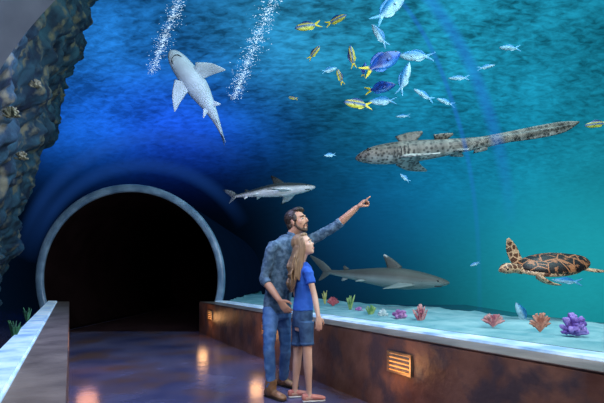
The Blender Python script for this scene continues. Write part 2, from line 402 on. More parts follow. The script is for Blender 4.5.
coral(36,88,3.9,14,12,'lump','olive','small tan coral clump right on the left rock face')
coral(22,160,3.6,14,12,'lump','olive','tan coral clump at mid height on the left rock face')

# ---------------------------------------------------------------- animals
def orient(o, head, tail, up, wide=1):
    X = head-tail; L = X.length; X.normalize(); up = Vector(up); Z = (up-X*up.dot(X)).normalized(); Yv = Z.cross(X)
    mid = (head+tail)/2
    o.matrix_world = Matrix.Translation(mid) @ Matrix((X,Yv,Z)).transposed().to_4x4() @ Matrix.Diagonal((L,L*wide,L*wide,1))
M_shark = colmat('shark_skin', rough=.6, nscale=7, namt=.25)
M_eye = mat('animal_eye', (.005,.005,.006), rough=.15)
M_gill = mat('gill_slit', (.03,.035,.04), rough=.7)
def zebra_mat():
    m, nt, b = newmat('spotted_shark_skin'); N = nt.nodes; L = nt.links
    tc = N.new('ShaderNodeTexCoord'); v = N.new('ShaderNodeTexVoronoi'); v.inputs['Scale'].default_value = 62
    L.new(tc.outputs['Object'], v.inputs['Vector'])
    r = N.new('ShaderNodeValToRGB'); r.color_ramp.elements[0].position = .30; r.color_ramp.elements[1].position = .52
    r.color_ramp.elements[0].color = (.08,.08,.09,1); r.color_ramp.elements[1].color = (1,1,1,1)
    L.new(v.outputs['Distance'], r.inputs['Fac'])
    mpp = N.new('ShaderNodeMapping'); mpp.inputs['Scale'].default_value = (2.2,.5,.5); L.new(tc.outputs['Object'], mpp.inputs[0])
    n = N.new('ShaderNodeTexNoise'); n.inputs['Scale'].default_value = 9; n.inputs['Detail'].default_value = 6; L.new(mpp.outputs[0], n.inputs['Vector'])
    mr = N.new('ShaderNodeMapRange'); mr.inputs[1].default_value = .40; mr.inputs[2].default_value = .60; mr.inputs[3].default_value = .50; mr.inputs[4].default_value = 1.15; L.new(n.outputs['Fac'], mr.inputs[0])
    a = N.new('ShaderNodeAttribute'); a.attribute_name = 'Col'
    mx = N.new('ShaderNodeMix'); mx.data_type = 'RGBA'; mx.blend_type = 'MULTIPLY'; mx.inputs[0].default_value = .85
    L.new(a.outputs['Color'], mx.inputs[6]); L.new(r.outputs['Color'], mx.inputs[7])
    sc = N.new('ShaderNodeVectorMath'); sc.operation = 'SCALE'; L.new(mx.outputs[2], sc.inputs[0]); L.new(mr.outputs[0], sc.inputs['Scale'])
    L.new(sc.outputs[0], b.inputs['Base Color']); b.inputs['Roughness'].default_value = .5
    return m
M_zebra = zebra_mat()
def lerp3(a,b,t): t=max(0,min(1,t)); return tuple(x+(y-x)*t for x,y in zip(a,b))
def shark(kind, top, belly, tip, bend, zb, lab, head, tail, up, m, wide=1, pec=1, dz=.165, tz=.125, pch=.060):
    bm = BM()
    if kind == 'reef':
        st = [(0,.010,.007,.0),(.02,.030,.019,0),(.06,.046,.031,0),(.12,.058,.046,0),(.2,.066,.060,0),(.3,.072,.070,0),(.4,.068,.067,0),(.5,.054,.056,0),(.6,.038,.042,0),(.7,.025,.028,0),(.78,.016,.019,.002),(.86,.010,.016,.008)]
        fins = [([(.15,0,.05),(.115,0,.05+(dz-.05)*.5),(.065,0,dz)],[(.055,.009),(.032,.006),(.007,.003)]),
                ([(-.19,0,.025),(-.215,0,.055)],[(.024,.005),(.006,.002)]),
                ([(-.19,0,-.02),(-.22,0,-.05)],[(.022,.005),(.006,.002)]),
                ([(-.33,0,.0),(-.40,0,.055),(-.50,0,.115)],[(.031,.009),(.027,.006),(.007,.002)]),
                ([(-.345,0,.005),(-.375,0,-.035),(-.405,0,-.065)],[(.030,.009),(.018,.005),(.005,.002)])]
        for s in (1,-1):
            fins.append(([(.24,s*.045,-.03),(.19,s*(.05+.085*pec),-.05),(.11,s*(.05+.175*pec),-.075)],[(pch,.010),(pch*.62,.007),(.004,.002)]))
            fins.append(([(-.06,s*.025,-.03),(-.10,s*.07,-.045)],[(.028,.007),(.006,.002)]))
    else:
        st = [(0,.012,.007,-.006),(.015,.028,.017,-.005),(.05,.046,.030,-.002),(.10,.056,.041,0),(.18,.058,.048,0),(.27,.052,.047,0),(.36,.043,.041,0),(.45,.034,.034,0),(.55,.026,.027,.0),(.7,.016,.019,.0),(.85,.010,.012,.0),(.98,.004,.005,.0)]
        fins = [([(.28,0,.034),(.245,0,.060),(.190,0,.084)],[(.056,.009),(.032,.006),(.006,.003)]),
                ([(.13,0,.028),(.10,0,.045),(.055,0,.058)],[(.045,.008),(.024,.005),(.005,.003)]),
                ([(-.04,0,-.018),(-.09,0,-.034)],[(.030,.005),(.006,.003)])]
        tube(bm, [(-.02,0,.010),(-.16,0,.006),(-.32,0,.002),(-.43,0,.0),(-.497,0,.006)], [(.016,.006),(.023,.005),(.029,.005),(.025,.004),(.004,.002)], ref=(0,0,1), n=10)
        for s in (1,-1):
            fins.append(([(.27,s*.035,-.028),(.225,s*.090,-.048),(.155,s*.135,-.062)],[(.052,.009),(.036,.006),(.006,.003)]))
            fins.append(([(.05,s*.02,-.020),(.005,s*.048,-.036)],[(.028,.006),(.006,.003)]))
    pts = [(.5-s,0,z) for s,w,h,z in st]; rad = [(w,h) for s,w,h,z in st]
    tube(bm, pts, rad, ref=(0,1,0), n=24, sub=4, cap=.5)
    for p, r in fins: tube(bm, p, r, ref=(1,0,0), n=12, sub=4, cap=.4)
    def cf(p):
        if kind == 'reef':
            c = lerp3(belly, top, (p.z+.016)/.026)
            if p.x < -.33: c = lerp3(belly, top, .8)
            if tip and (p.z > tz and p.x > 0): c = tip
            if tip and tip[0] < .05 and (abs(p.y) > .19 or p.x < -.46 or p.z < -.07): c = tip
        else:
            c = lerp3(belly, top, (p.z+.034)/.028)
        return c
    setcol(bm, bm.verts, cf)
    for v in bm.verts:
        q = max(0, .2-v.co.x)**2; v.co.y += bend*q; v.co.z += zb*q
    o = mk('shark', bm, m); tag(o, lab, 'shark'); orient(o, head, tail, up, wide)
    ex = .43 if kind == 'reef' else .445
    ey = .0465 if kind == 'reef' else .046
    for s in (1,-1):
        b2 = BM(); ell(b2, (ex, s*ey, .006 if kind=='reef' else .016), (.008,.004,.007), u=10, v=8); mk('eye', b2, M_eye, o)
    b2 = BM(); mz = -.026 if kind == 'reef' else -.018
    tube(b2, [(.415,.034,mz-.006),(.442,.024,mz-.003),(.455,0,mz-.002),(.442,-.024,mz-.003),(.415,-.034,mz-.006)], [.0035]*5, n=6); mk('mouth', b2, M_gill, o)
    for s in (1,-1):
        b2 = BM()
        for k in range(5):
            x = .335-k*.016; hw = (.0625 if kind=='reef' else .0575)+k*.001
            tube(b2, [(x,s*hw*.80,-.032),(x-.003,s*hw*.99,-.008),(x,s*hw*.93,.012)], [.0016]*3, n=5, sub=2, ref=(1,0,0))
        mk('gill_slits', b2, M_gill, o)
    return o
p = at(200,95,5.5)
shark('reef', (.10,.18,.27), (.54,.66,.76), None, -.20, 0, 'pale grey shark seen from below, swimming over the ring opening', at(170,51,5.2), at(238,141,6.0), (p-V(0,0,H)), M_shark, 1.5, .88, .165, .125, .080)
shark('zebra', (.16,.15,.125), (.42,.44,.41), None, .0, .10, 'large spotted leopard-patterned shark with long tail in the upper right', at(356,157,5.2), at(581,134,5.0), (.0,.02,1), M_zebra)
shark('reef', (.03,.035,.035), (.85,.88,.88), (.005,.005,.006), .3, .0, 'small dark-backed black tip shark with white belly above the man head', at(315,187,6.8), at(216,195,7.3), (.0,.18,1), M_shark, .9)
shark('reef', (.06,.066,.058), (.22,.27,.26), (.48,.50,.48), .3, .0, 'grey brown reef shark gliding low behind the pointing man', at(449,283,6.2), at(303,270,6.9), (.0,.02,1), M_shark, 1.0, 1, .152, .143)

# turtle
def turtle_mat(name, dark, light, scale, w0, w1, l2=.50, h2=.60):
    m, nt, b = newmat(name); N = nt.nodes; L = nt.links
    tc = N.new('ShaderNodeTexCoord'); v = N.new('ShaderNodeTexVoronoi'); v.feature = 'DISTANCE_TO_EDGE'; v.inputs['Scale'].default_value = scale
    L.new(tc.outputs['Object'], v.inputs['Vector'])
    r = N.new('ShaderNodeValToRGB'); r.color_ramp.elements[0].position = w0; r.color_ramp.elements[1].position = w1
    r.color_ramp.elements[0].color = (*light,1); r.color_ramp.elements[1].color = (*dark,1)
    L.new(v.outputs['Distance'], r.inputs['Fac'])
    n = N.new('ShaderNodeTexNoise'); n.inputs['Scale'].default_value = 15; n.inputs['Detail'].default_value = 6; L.new(tc.outputs['Object'], n.inputs['Vector'])
    r2 = N.new('ShaderNodeValToRGB'); r2.color_ramp.elements[0].position = l2; r2.color_ramp.elements[1].position = h2
    L.new(n.outputs['Fac'], r2.inputs['Fac'])
    mx = N.new('ShaderNodeMix'); mx.data_type='RGBA'; L.new(r2.outputs['Color'], mx.inputs[0]); L.new(r.outputs['Color'], mx.inputs[6]); mx.inputs[7].default_value = (*[ a*.3+b2*.7 for a,b2 in zip(dark,light)],1)
    L.new(mx.outputs[2], b.inputs['Base Color']); b.inputs['Roughness'].default_value = .5
    return m
M_car = turtle_mat('turtle_shell', (.010,.005,.005), (.55,.20,.08), 8, .004, .05, .54, .60)
M_tsk = turtle_mat('turtle_skin', (.11,.04,.02), (.74,.46,.27), 20, .02, .14)
bm = BM()
tube(bm, [(.28,0,-.02),(.35,0,-.005),(.41,0,.0),(.46,0,-.002),(.497,0,-.018)], [(.05,.042),(.044,.040),(.052,.046),(.046,.042),(.016,.016)], ref=(0,1,0), n=16)
ell(bm, (0.0,0,-.02), (.33,.19,.05), u=24, v=12)
for s in (1,-1):
    if s == -1: pts = [(.23,-.12,.0),(.27,-.15,.08),(.31,-.16,.15),(.35,-.16,.22)]
    else: pts = [(.23,.15,-.03),(.19,.19,-.06),(.12,.21,-.085),(.05,.22,-.095)]
    tube(bm, pts, [(.058,.024),(.060,.018),(.046,.012),(.016,.006)], ref=(1,0,0), n=12, sub=4)
    tube(bm, [(-.26,s*.10,-.01),(-.35,s*.14,-.02),(-.44,s*.16,-.025)], [(.035,.016),(.045,.012),(.025,.007)], ref=(0,1,0), n=10, sub=4)
tube(bm, [(-.3,0,-.01),(-.4,0,-.01)], [.02,.006], n=8, sub=1)
tt = mk('sea_turtle', bm, M_tsk); tag(tt, 'sea turtle with brown and orange patterned shell and raised flipper at right', 'turtle')
orient(tt, at(500,269,4.45), at(595,262,4.7), (.08,-.36,.93))
bm = BM(); vs = ell(bm, (0,0,0), (1,1,1), u=40, v=24)
for v in list(bm.verts):
    x, y, z = v.co
    wid = .20*(1 - .12*x*x) * (1 if x > 0 else 1-.35*x*x)
    rid = 1+.10*max(0,1-abs(y)*5)
    v.co = V(x*.37-.06, y*wid, (z*.095*rid if z > 0 else z*.02)+.0)
mk('carapace', bm, M_car, tt)
for s in (1,-1):
    b2 = BM(); ell(b2, (.455, s*.044, .008), (.010,.006,.010), u=10, v=8); mk('eye', b2, M_eye, tt)
b2 = BM(); tube(b2, [(.44,.045,-.020),(.485,.024,-.022),(.502,0,-.024),(.485,-.024,-.022),(.44,-.045,-.020)], [.003]*5, n=6); mk('beak_line', b2, M_gill, tt)

# fish
M_fish = colmat('fish_scales', rough=.35, nscale=9, namt=.3, emit=.04)
def fish_mesh(kind):
    bm = BM(); d = {'yellow':.15,'tang':.17,'pale':.145,'slim':.09}[kind]
    st = [(0,.012,.05),(.05,.04,.30),(.13,.055,.62),(.26,.068,.93),(.42,.062,1),(.58,.045,.74),(.7,.024,.36),(.78,.014,.2)]
    tube(bm, [(.5-s,0,0) for s,_,_ in st], [(w,h*d) for s,w,h in st], ref=(0,1,0), n=20, sub=5, cap=.4)
    for s in (1,-1):
        tube(bm, [(-.25,0,s*.01),(-.36,0,s*.06),(-.49,0,s*.13)], [(.038,.008),(.034,.006),(.010,.003)], ref=(1,0,0), n=8, sub=3)
    tube(bm, [(.24,0,d*.78),(.08,0,d*1.08),(-.1,0,d*.88),(-.22,0,d*.42)], [(.01,.006),(.04,.006),(.036,.005),(.012,.003)], ref=(0,0,1), n=8)
    tube(bm, [(.02,0,-d*.95),(-.1,0,-d*.85),(-.22,0,-d*.42)], [(.01,.006),(.036,.005),(.012,.003)], ref=(0,0,1), n=8)
    for s in (1,-1): tube(bm, [(.2,s*.06,-.02),(.1,s*.09,-.05)], [(.02,.004),(.035,.003)], ref=(0,0,1), n=8, sub=2)
    def cf(p):
        z = p.z/d
        if kind == 'yellow':
            if p.x < -.26: return (.75,.62,.03)
            c = lerp3((.60,.58,.06), (.01,.12,.42), (z+.5)/.4)
            c = lerp3(c, (.62,.52,.03), (z-.1)/.2)
            return lerp3(c, (.01,.05,.22), (z-.45)/.2)
        if kind == 'tang':
            if p.x < -.29: return (.70,.58,.03)
            if z < -.5: return (.02,.18,.55)
            return lerp3((.008,.03,.20), (.01,.09,.48), .5+noise.noise(p*9)*1.5)
        c = lerp3((.42,.74,.88), (.03,.27,.62), (z+.3)/.7)
        if p.x < -.3: c = (.10,.42,.7)
        return c
    setcol(bm, bm.verts, cf)
    for s in (1,-1):
        ev = ell(bm, (.39, s*.042, d*.22), (.02,.012,.022), u=10, v=8); setcol(bm, ev, (.01,.01,.01))
    return bm
protos = {}
fl = [
 (308,26,27,190,'yellow',5.2,'yellow and navy striped fish, upper left of the school, facing left'),
 (336,20,24,25,'yellow',5.3,'bright yellow fish at the top of the school facing up and right'),
 (314,53,19,50,'yellow',5.3,'small yellow fish under the striped one, angled upward'),
 (293,98,10,170,'yellow',5.8,'tiny yellow fish alone left of the school'),
 (329,70,16,15,'pale',5.6,'small pale fish left of the two upright blue fish'),
 (352,57,24,100,'yellow',5.2,'blue and yellow fish swimming straight up in the school'),
 (340,77,18,110,'yellow',5.4,'blue and yellow fish upright lower left of the school centre'),
 (364,70,15,80,'tang',5.4,'small dark fish beside the big blue fish tail'),
 (358,104,29,172,'yellow',5.1,'long yellow fish with blue back below the school, facing left'),
 (381,63,44,28,'tang',4.9,'biggest deep blue fish with yellow tail in the school centre'),
 (380,36,28,125,'pale',5.2,'sky blue fish tilted upward above the big blue fish'),
 (389,9,42,42,'pale',4.8,'large sky blue fish at the top edge of the school'),
 (417,56,36,178,'pale',5.5,'broad pale silver fish right of the big blue fish'),
 (404,79,35,72,'pale',5.1,'tall silvery fish swimming steeply upward below the broad silver fish'),
 (380,88,32,12,'tang',5.4,'dark blue fish with yellow tail low in the school'),
 (383,101,28,182,'pale',5.4,'pale turquoise fish at the bottom of the school'),
 (424,95,24,150,'slim',5.4,'slim silver fish right of the school slanting down right'),
 (446,102,20,160,'slim',5.5,'slim silver fish further right just above the spotted shark'),
 (459,78,22,182,'slim',5.6,'slim grey fish level with the tall silvery fish'),
 (486,67,19,12,'slim',5.6,'slim pale fish between the grey fish and the top right fish'),
 (510,48,22,178,'slim',5.7,'slim blue fish farthest to the top right'),
 (403,116,15,185,'slim',5.8,'little pale fish just under the school'),
 (330,155,12,185,'pale',6.5,'tiny turquoise fish left of the spotted shark head'),
 (405,178,13,140,'pale',7.0,'tiny faint fish below the spotted shark'),
 (475,264,11,200,'pale',7.0,'tiny teal fish left of the turtle'),
 (567,281,32,175,'slim',6.5,'long slim teal fish under the turtle'),
 (597,124,26,188,'yellow',5.2,'dull yellow fish cut by the right edge next to the spotted tail'),
 (522,314,26,118,'pale',4.6,'pale grey fish tilted steeply between the pink and orange corals'),
]
for (px,py,L,ang,kind,Y,lab) in fl:
    if kind not in protos:
        o = mk('fish', fish_mesh(kind), M_fish); protos[kind] = o
    else:
        o = protos[kind].copy(); C.objects.link(o)
    a = math.radians(ang); dx, dy = math.cos(a)*L/2, -math.sin(a)*L/2
    dep = L/2*Y/F*.25*(1 if int(px)%2 else -1)
    up = V(-math.sin(a), 0, math.cos(a)); up = up if up.z > 0 or abs(up.z) < .3 else -up
    orient(o, at(px+dx,py+dy,Y+dep), at(px-dx,py-dy,Y-dep), up+V(0,.1,0))
    tag(o, lab, 'fish', 'school of reef fish' if px < 460 and py < 120 else None)

# glints of light on the water surface, modelled as glowing flakes
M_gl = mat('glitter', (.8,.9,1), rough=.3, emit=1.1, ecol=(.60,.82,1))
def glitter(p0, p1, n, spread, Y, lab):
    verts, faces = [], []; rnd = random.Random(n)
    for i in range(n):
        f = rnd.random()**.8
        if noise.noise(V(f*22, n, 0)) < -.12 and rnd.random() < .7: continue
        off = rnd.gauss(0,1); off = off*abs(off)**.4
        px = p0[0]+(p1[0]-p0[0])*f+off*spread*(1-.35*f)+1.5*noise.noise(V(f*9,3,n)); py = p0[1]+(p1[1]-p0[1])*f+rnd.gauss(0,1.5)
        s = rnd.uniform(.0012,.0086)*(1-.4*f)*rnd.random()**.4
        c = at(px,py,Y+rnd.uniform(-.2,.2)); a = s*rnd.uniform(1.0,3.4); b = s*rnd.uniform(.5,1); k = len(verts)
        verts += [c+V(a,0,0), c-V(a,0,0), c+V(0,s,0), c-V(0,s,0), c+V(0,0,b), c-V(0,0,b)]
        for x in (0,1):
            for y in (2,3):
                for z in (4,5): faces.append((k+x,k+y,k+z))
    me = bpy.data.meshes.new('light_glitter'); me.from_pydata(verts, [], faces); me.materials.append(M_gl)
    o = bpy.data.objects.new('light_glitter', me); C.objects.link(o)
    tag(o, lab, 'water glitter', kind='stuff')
glitter((180,-4),(151,74),1700,3.5,6.8,'trail of white light glints on the water left, above the overhead shark')
glitter((274,-4),(234,98),2300,4.2,6.8,'trail of white light glints on the water between overhead shark and fish school')

# ---------------------------------------------------------------- people
M_skin = mat('skin_man', (.50,.25,.16), (.58,.31,.20), scale=6, rough=.5)
M_skin2 = mat('skin_girl', (.62,.36,.26), (.70,.44,.33), scale=6, rough=.5)
M_hair = mat('dark_brown_hair', (.012,.007,.005), (.045,.026,.018), scale=60, rough=.5, bump=.4, bscale=120, bdist=.006)
M_beard = mat('beard_hair', (.06,.032,.02), (.12,.07,.045), scale=60, rough=.7, bump=.4, bscale=150, bdist=.004)
M_ghair = mat('light_brown_hair', (.11,.06,.032), (.42,.26,.14), scale=5, rough=.42, bump=.6, bscale=9, stretch=(22,22,1.2), lo=.3, hi=.7, bdist=.008)
M_denim = mat('chambray_shirt', (.035,.08,.14), (.11,.19,.28), scale=26, rough=.85, bump=.25, bscale=70, detail=8, bdist=.006)
M_jean = mat('blue_jeans', (.035,.12,.33), (.10,.23,.48), scale=9, rough=.85, bump=.2, bscale=90, bdist=.005)
M_short = mat('dark_denim', (.02,.06,.15), (.05,.12,.25), scale=14, rough=.85, bump=.2, bscale=90, bdist=.005)
M_tee = mat('royal_blue_cotton', (.012,.08,.46), (.025,.13,.58), scale=6, rough=.85, bump=.15, bscale=40, bdist=.006)
M_boot = mat('brown_leather', (.18,.085,.035), (.32,.17,.08), scale=12, rough=.5, bump=.2, bdist=.006)
M_sole = mat('boot_sole', (.02,.015,.012), rough=.8)
M_shoe = mat('coral_red_shoe', (.45,.12,.10), (.6,.22,.18), scale=12, rough=.6)
M_white = mat('eye_white', (.6,.6,.6), rough=.3)
M_lip = mat('lips', (.45,.15,.12), rough=.5)
M_iris = mat('brown_iris', (.03,.015,.01), rough=.2)

def headM(c, fwd, roll=0):
    f = Vector(fwd).normalized(); u = V(0,0,1); u = (u-f*u.dot(f)).normalized(); l = u.cross(f)
    return Matrix.Translation(c) @ Matrix((f,l,u)).transposed().to_4x4()
def TM(bm, M, pts, rads, ref=(0,1,0), s=1, **k):
    tube(bm, [M @ Vector(p) for p in pts], rads, ref=(M.to_3x3() @ Vector(ref)), **k)
def add_head(bm, M, male=True):
    ell(bm, (-.012,0,.032), (.096,.076,.090), M, 24, 18)
    ell(bm, (.028,0,-.022), (.064,.060,.085), M, 20, 16)
    ell(bm, (.012,0,-.06), (.062,.056 if male else .05,.045), M, 20, 14)
    if male:
        ell(bm, (.058,0,-.093), (.028,.028,.024), M)
        TM(bm, M, [(.083,0,.028),(.098,0,.002),(.110,0,-.020),(.098,0,-.030)], [(.008,.009),(.009,.010),(.013,.010),(.012,.008)], n=10)
        TM(bm, M, [(.068,.045,.032),(.086,.02,.036),(.088,0,.032),(.086,-.02,.036),(.068,-.045,.032)], [.009]*5, ref=(0,0,1), n=8)
    else:
        ell(bm, (.056,0,-.088), (.026,.024,.022), M)
        ell(bm, (.046,0,.02), (.044,.052,.055), M)
        TM(bm, M, [(.083,0,.010),(.093,0,-.008),(.101,0,-.022),(.092,0,-.030)], [(.007,.006),(.007,.006),(.010,.008),(.009,.006)], n=10)
    ell(bm, (.083,0,-.056), (.010,.019,.006), M); ell(bm, (.081,0,-.068), (.009,.016,.006), M)
    for s in (1,-1):
        ell(bm, (.055,s*.036,-.024), (.028,.024,.028), M)
        ell(bm, (-.008,s*.076,-.008), (.018,.008,.030), M); ell(bm, (-.004,s*.074,-.03), (.010,.006,.012), M)
def add_face_parts(root, M, browm, lipm, irm):
    for s in (1,-1):
        bm = BM(); ell(bm, (.0775,s*.031,.004), (.0095,.0125,.0070), M); e = mk('eye', bm, M_white, root)
        bm = BM(); ell(bm, (.0820,s*.0325,.004), (.0068,.0082,.0066), M, 12, 10)
        bmesh.ops.translate(bm, verts=bm.verts, vec=-root.location)
        i = mk('iris', bm, irm); i.parent = e
        bm = BM(); TM(bm, M, [(.078,s*.050,.023),(.089,s*.034,.030),(.093,s*.014,.026)], [(.0032,.003),(.0042,.003),(.0032,.003)], ref=(0,0,1), n=8); mk('eyebrow', bm, browm, root)
    bm = BM(); TM(bm, M, [(.080,.018,-.062),(.090,.008,-.061),(.0925,0,-.062),(.090,-.008,-.061),(.080,-.018,-.062)], [.003,.0042,.004,.0042,.003], ref=(0,0,1), n=8)
    mk('mouth', bm, lipm, root)
def hand(bm, wrist, d, nrm, curls, size=1, thumb=1, tc=.3):
    d = d.normalized(); nrm = (nrm-d*nrm.dot(d)).normalized(); side = d.cross(nrm)*thumb
    s = size
    tube(bm, [wrist-d*.01*s, wrist+d*.03*s, wrist+d*.065*s, wrist+d*.09*s], [(.026*s,.018*s),(.035*s,.017*s),(.040*s,.015*s),(.036*s,.012*s)], ref=side, n=14, sub=3)
    Ls = [.074,.082,.077,.060]
    for k in range(4):
        off = (.030-.020*k)*s; p = wrist+d*(.085-.004*abs(k-1.2))*s+side*off; a = 0; pts = [p-d*.012*s]; 
        dd = d + side*(.06*(1.5-k)); dd.normalize()
        pts.append(p)
        for seg, fr in enumerate((.45,.32,.23)):
            a += curls[k]*(.8 if seg==0 else 1.0)
            p = p + (dd*math.cos(a)+nrm*math.sin(a))*Ls[k]*s*fr; pts.append(p)
        tube(bm, pts, [.0100*s,.0098*s,.0092*s,.0085*s,.0070*s], ref=side, n=8, sub=2, cap=.8)
    p0 = wrist+d*.02*s+side*.024*s; p1 = p0+(d*.55+side*.65+nrm*.2).normalized()*.035*s
    p2 = p1+(d*.85+side*.35+nrm*tc).normalized()*.032*s; p3 = p2+(d*.95+nrm*(tc+.2)).normalized()*.026*s
    tube(bm, [p0,p1,p2,p3], [.014*s,.0125*s,.0105*s,.008*s], n=8, sub=2, cap=.8)
def A2(a): a = math.radians(a); return V(math.sin(a),-math.cos(a),0), V(math.cos(a),math.sin(a),0)
def shoe(root, ank, fwd, L, Wd, m, msole, name, high=.1, low=False):
    f = fwd.normalized(); side = V(-f.y, f.x, 0); g = V(ank.x, ank.y, 0)
    bm = BM()
    heel = g - f*L*.26; toe = g + f*L*.66
    if not low:
        tube(bm, [g+V(0,0,high+.06), g+V(0,0,high*.7), g+f*.01+V(0,0,.05)], [(.052,.058),(.050,.058),(.045,.062)], ref=side, n=16)
    tube(bm, [heel+V(0,0,.042), g+V(0,0,.045), g+f*L*.3+V(0,0,.04), g+f*L*.52+V(0,0,.032), toe+V(0,0,.024)], [(Wd*.62,.034),(Wd*.75,.038 if not low else .03),(Wd*.9,.034 if not low else .022),(Wd,.026 if not low else .02),(Wd*.6,.016)], ref=side, n=16, sub=4)
    for v in bm.verts: v.co.z = max(v.co.z, .012)
    o = mk(name, bm, m, root); remesh(o, .006, 3)
    bm = BM()
    tube(bm, [heel+V(0,0,.009), g+V(0,0,.009), g+f*L*.3+V(0,0,.009), g+f*L*.52+V(0,0,.009), toe+V(0,0,.009)], [(Wd*.68,.009),(Wd*.8,.009),(Wd*.9,.009),(Wd*1.05,.009),(Wd*.68,.009)], ref=side, n=14, sub=4)
    for v in bm.verts: v.co.z = max(v.co.z, .0)
    so = mk('sole', bm, msole); so.parent = o
    for v in so.data.vertices: v.co -= root.location
    return o

# ---- man
YM = 4.05
base = at(279, 279, YM); base.z = 0
man = empty('person', base, 'man in rolled-sleeve chambray shirt and jeans pointing up, behind the girl', 'person')
Fm, Lm = A2(42)
T = [((277,309,YM),(.130,.096)),((278,297,YM),(.132,.096)),((280.5,284,YM),(.124,.094)),((284,270,YM),(.136,.100)),((287.5,257,YM),(.156,.108)),((290,247,YM),(.162,.100)),((292,240,YM),(.124,.076)),((293,235,YM),(.062,.060))]
def torso(bm, T, k, L, lo=0, hi=None):
    T2 = T[lo:hi]; tube(bm, [at(*p) for p,r in T2], [(r[0]*k if k<1 else r[0], r[1]*k if k<1 else r[1]) for p,r in T2], ref=L, n=24, sub=4, cap=.3)
HMc = at(297, 222, 4.02)
MH = headM(HMc, (.84,-.44,.26))
shR = at(272,246.5,3.92); elR = at(264,279,3.92); wrR = at(279.5,300.5,3.80)
shL = at(307.5,242,4.16); elL = at(336,226,4.08); wrL = at(357,207.5,4.0)
hipR = at(271,309,4.00); knR = at(269,347,3.88); anR = at(271,384,3.90)
hipL = at(283,309,4.11); knL = at(285.5,347,4.14); anL = at(283,382.5,4.32)
bm = BM()
torso(bm, T, .86, Lm)
tube(bm, [at(292,240,YM), at(293.5,233,4.04), MH @ V(-.015,0,-.06)], [.058,.054,.056], n=16, ref=(1,0,0))
add_head(bm, MH)
tube(bm, [at(286,247,4.0), shR, shR.lerp(elR,.5), elR, elR.lerp(wrR,.35), wrR], [.040,.042,.038,.036,.038,.026], n=16)
tube(bm, [at(298,246,4.1), shL, shL.lerp(elL,.5), elL, elL.lerp(wrL,.35), wrL], [.040,.042,.038,.036,.039,.026], n=16)
hand(bm, wrR, at(288,312,3.80)-wrR, V(.5,.8,-.1), [.25,.28,.3,.34], 1.0, 1)
pd = at(372,193.5,3.95)-wrL
hand(bm, wrL, pd, V(.55,.25,-.8), [.02,1.15,1.25,1.3], 1.05, -1, .8)
for h,k,a in ((hipR,knR,anR),(hipL,knL,anL)):
    tube(bm, [h.lerp(k,.1), h.lerp(k,.5), k, k.lerp(a,.3), a, V(a.x,a.y,.05)], [.055,.055,.043,.043,.034,.036], n=16, ref=(1,0,0))
    tube(bm, [V(a.x,a.y,.05)-Fm*.04, V(a.x,a.y,.045)+Fm*.14], [.03,.024], n=10, sub=1)
remesh(mk('body', bm, M_skin, man), .0055, 3)
add_face_parts(man, MH, M_hair, M_lip, M_iris)
bm = BM()
ell(bm, (-.028,0,.045), (.093,.083,.088), MH, 24, 18)
ell(bm, (.035,0,.105), (.055,.060,.030), MH); ell(bm, (.06,.01,.10), (.035,.045,.028), MH)
ell(bm, (-.062,0,-.02), (.045,.064,.055), MH)
for s in (1,-1): ell(bm, (.012,s*.070,.03), (.030,.014,.045), MH); 
remesh(mk('hair', bm, M_hair, man), .006, 2, disp=.010, dscale=.02)
bm = BM()
ell(bm, (.060,0,-.098), (.028,.030,.021), MH)
for s in (1,-1):
    TM(bm, MH, [(.012,s*.066,-.01),(.014,s*.062,-.05),(.040,s*.045,-.088),(.062,s*.015,-.104)], [(.010,.006),(.013,.007),(.016,.010),(.015,.011)], ref=(1,0,0), n=10)
    TM(bm, MH, [(.094,0,-.045),(.088,s*.018,-.048),(.078,s*.032,-.066),(.070,s*.030,-.085)], [.005,.006,.006,.007], n=8)
remesh(mk('beard', bm, M_beard, man), .004, 1, disp=.003, dscale=.01)
bm = BM()
Ts = [((277,312,YM),(.148,.112))]+[(p,(r[0]+.012,r[1]+.012)) for p,r in T[1:7]]+[((293,237,YM),(.070,.068))]
torso(bm, Ts, 1, Lm)
tube(bm, [at(286,248,4.0), shR+V(.01,0,-.0), shR.lerp(elR,.5), elR, elR.lerp(wrR,.14)], [.056,.057,.049,.046,.045], n=18)
tube(bm, [at(298,247,4.1), shL, shL.lerp(elL,.5), elL, elL.lerp(wrL,.12)], [.056,.057,.050,.046,.045], n=18)
remesh(mk('shirt', bm, M_denim, man), .006, 3, disp=.014, dscale=.05)
for e, w in ((elR,wrR),(elL,wrL)):
    bm = BM(); a = e.lerp(w,.08); b = e.lerp(w,.24); tube(bm, [a,a.lerp(b,.5),b], [.047,.049,.046], n=18, cap=.2); remesh(mk('rolled_cuff', bm, M_denim, man), .006, 2, disp=.005, dscale=.03)
bm = BM()
nb = at(293.3,236.5,4.045)
for s in (1,-1):
    tube(bm, [nb+V(0,0,.025)-Fm*.062, nb+V(0,0,.02)+Lm*s*.068, nb+V(0,0,-.005)+Fm*.055+Lm*s*.04, nb+V(0,0,-.05)+Fm*.090+Lm*s*.03], [(.020,.006),(.022,.007),(.024,.006),(.012,.005)], ref=(0,0,1), n=10, sub=4)
mk('collar', bm, M_denim, man)
bm = BM()
pl = [at(277.5,306,YM)+Fm*.114, at(284,272,YM)+Fm*.114, at(287.5,257,YM)+Fm*.123, at(290,248,YM)+Fm*.115]
tube(bm, pl, [(.016,.006)]*4, ref=Lm, n=8); mk('button_placket', bm, M_denim, man)
bm = BM()
tube(bm, [at(277,303,YM), at(277,309,YM), at(277,318,YM)], [(.138,.102),(.142,.106),(.132,.098)], ref=Lm, n=24, cap=.3)
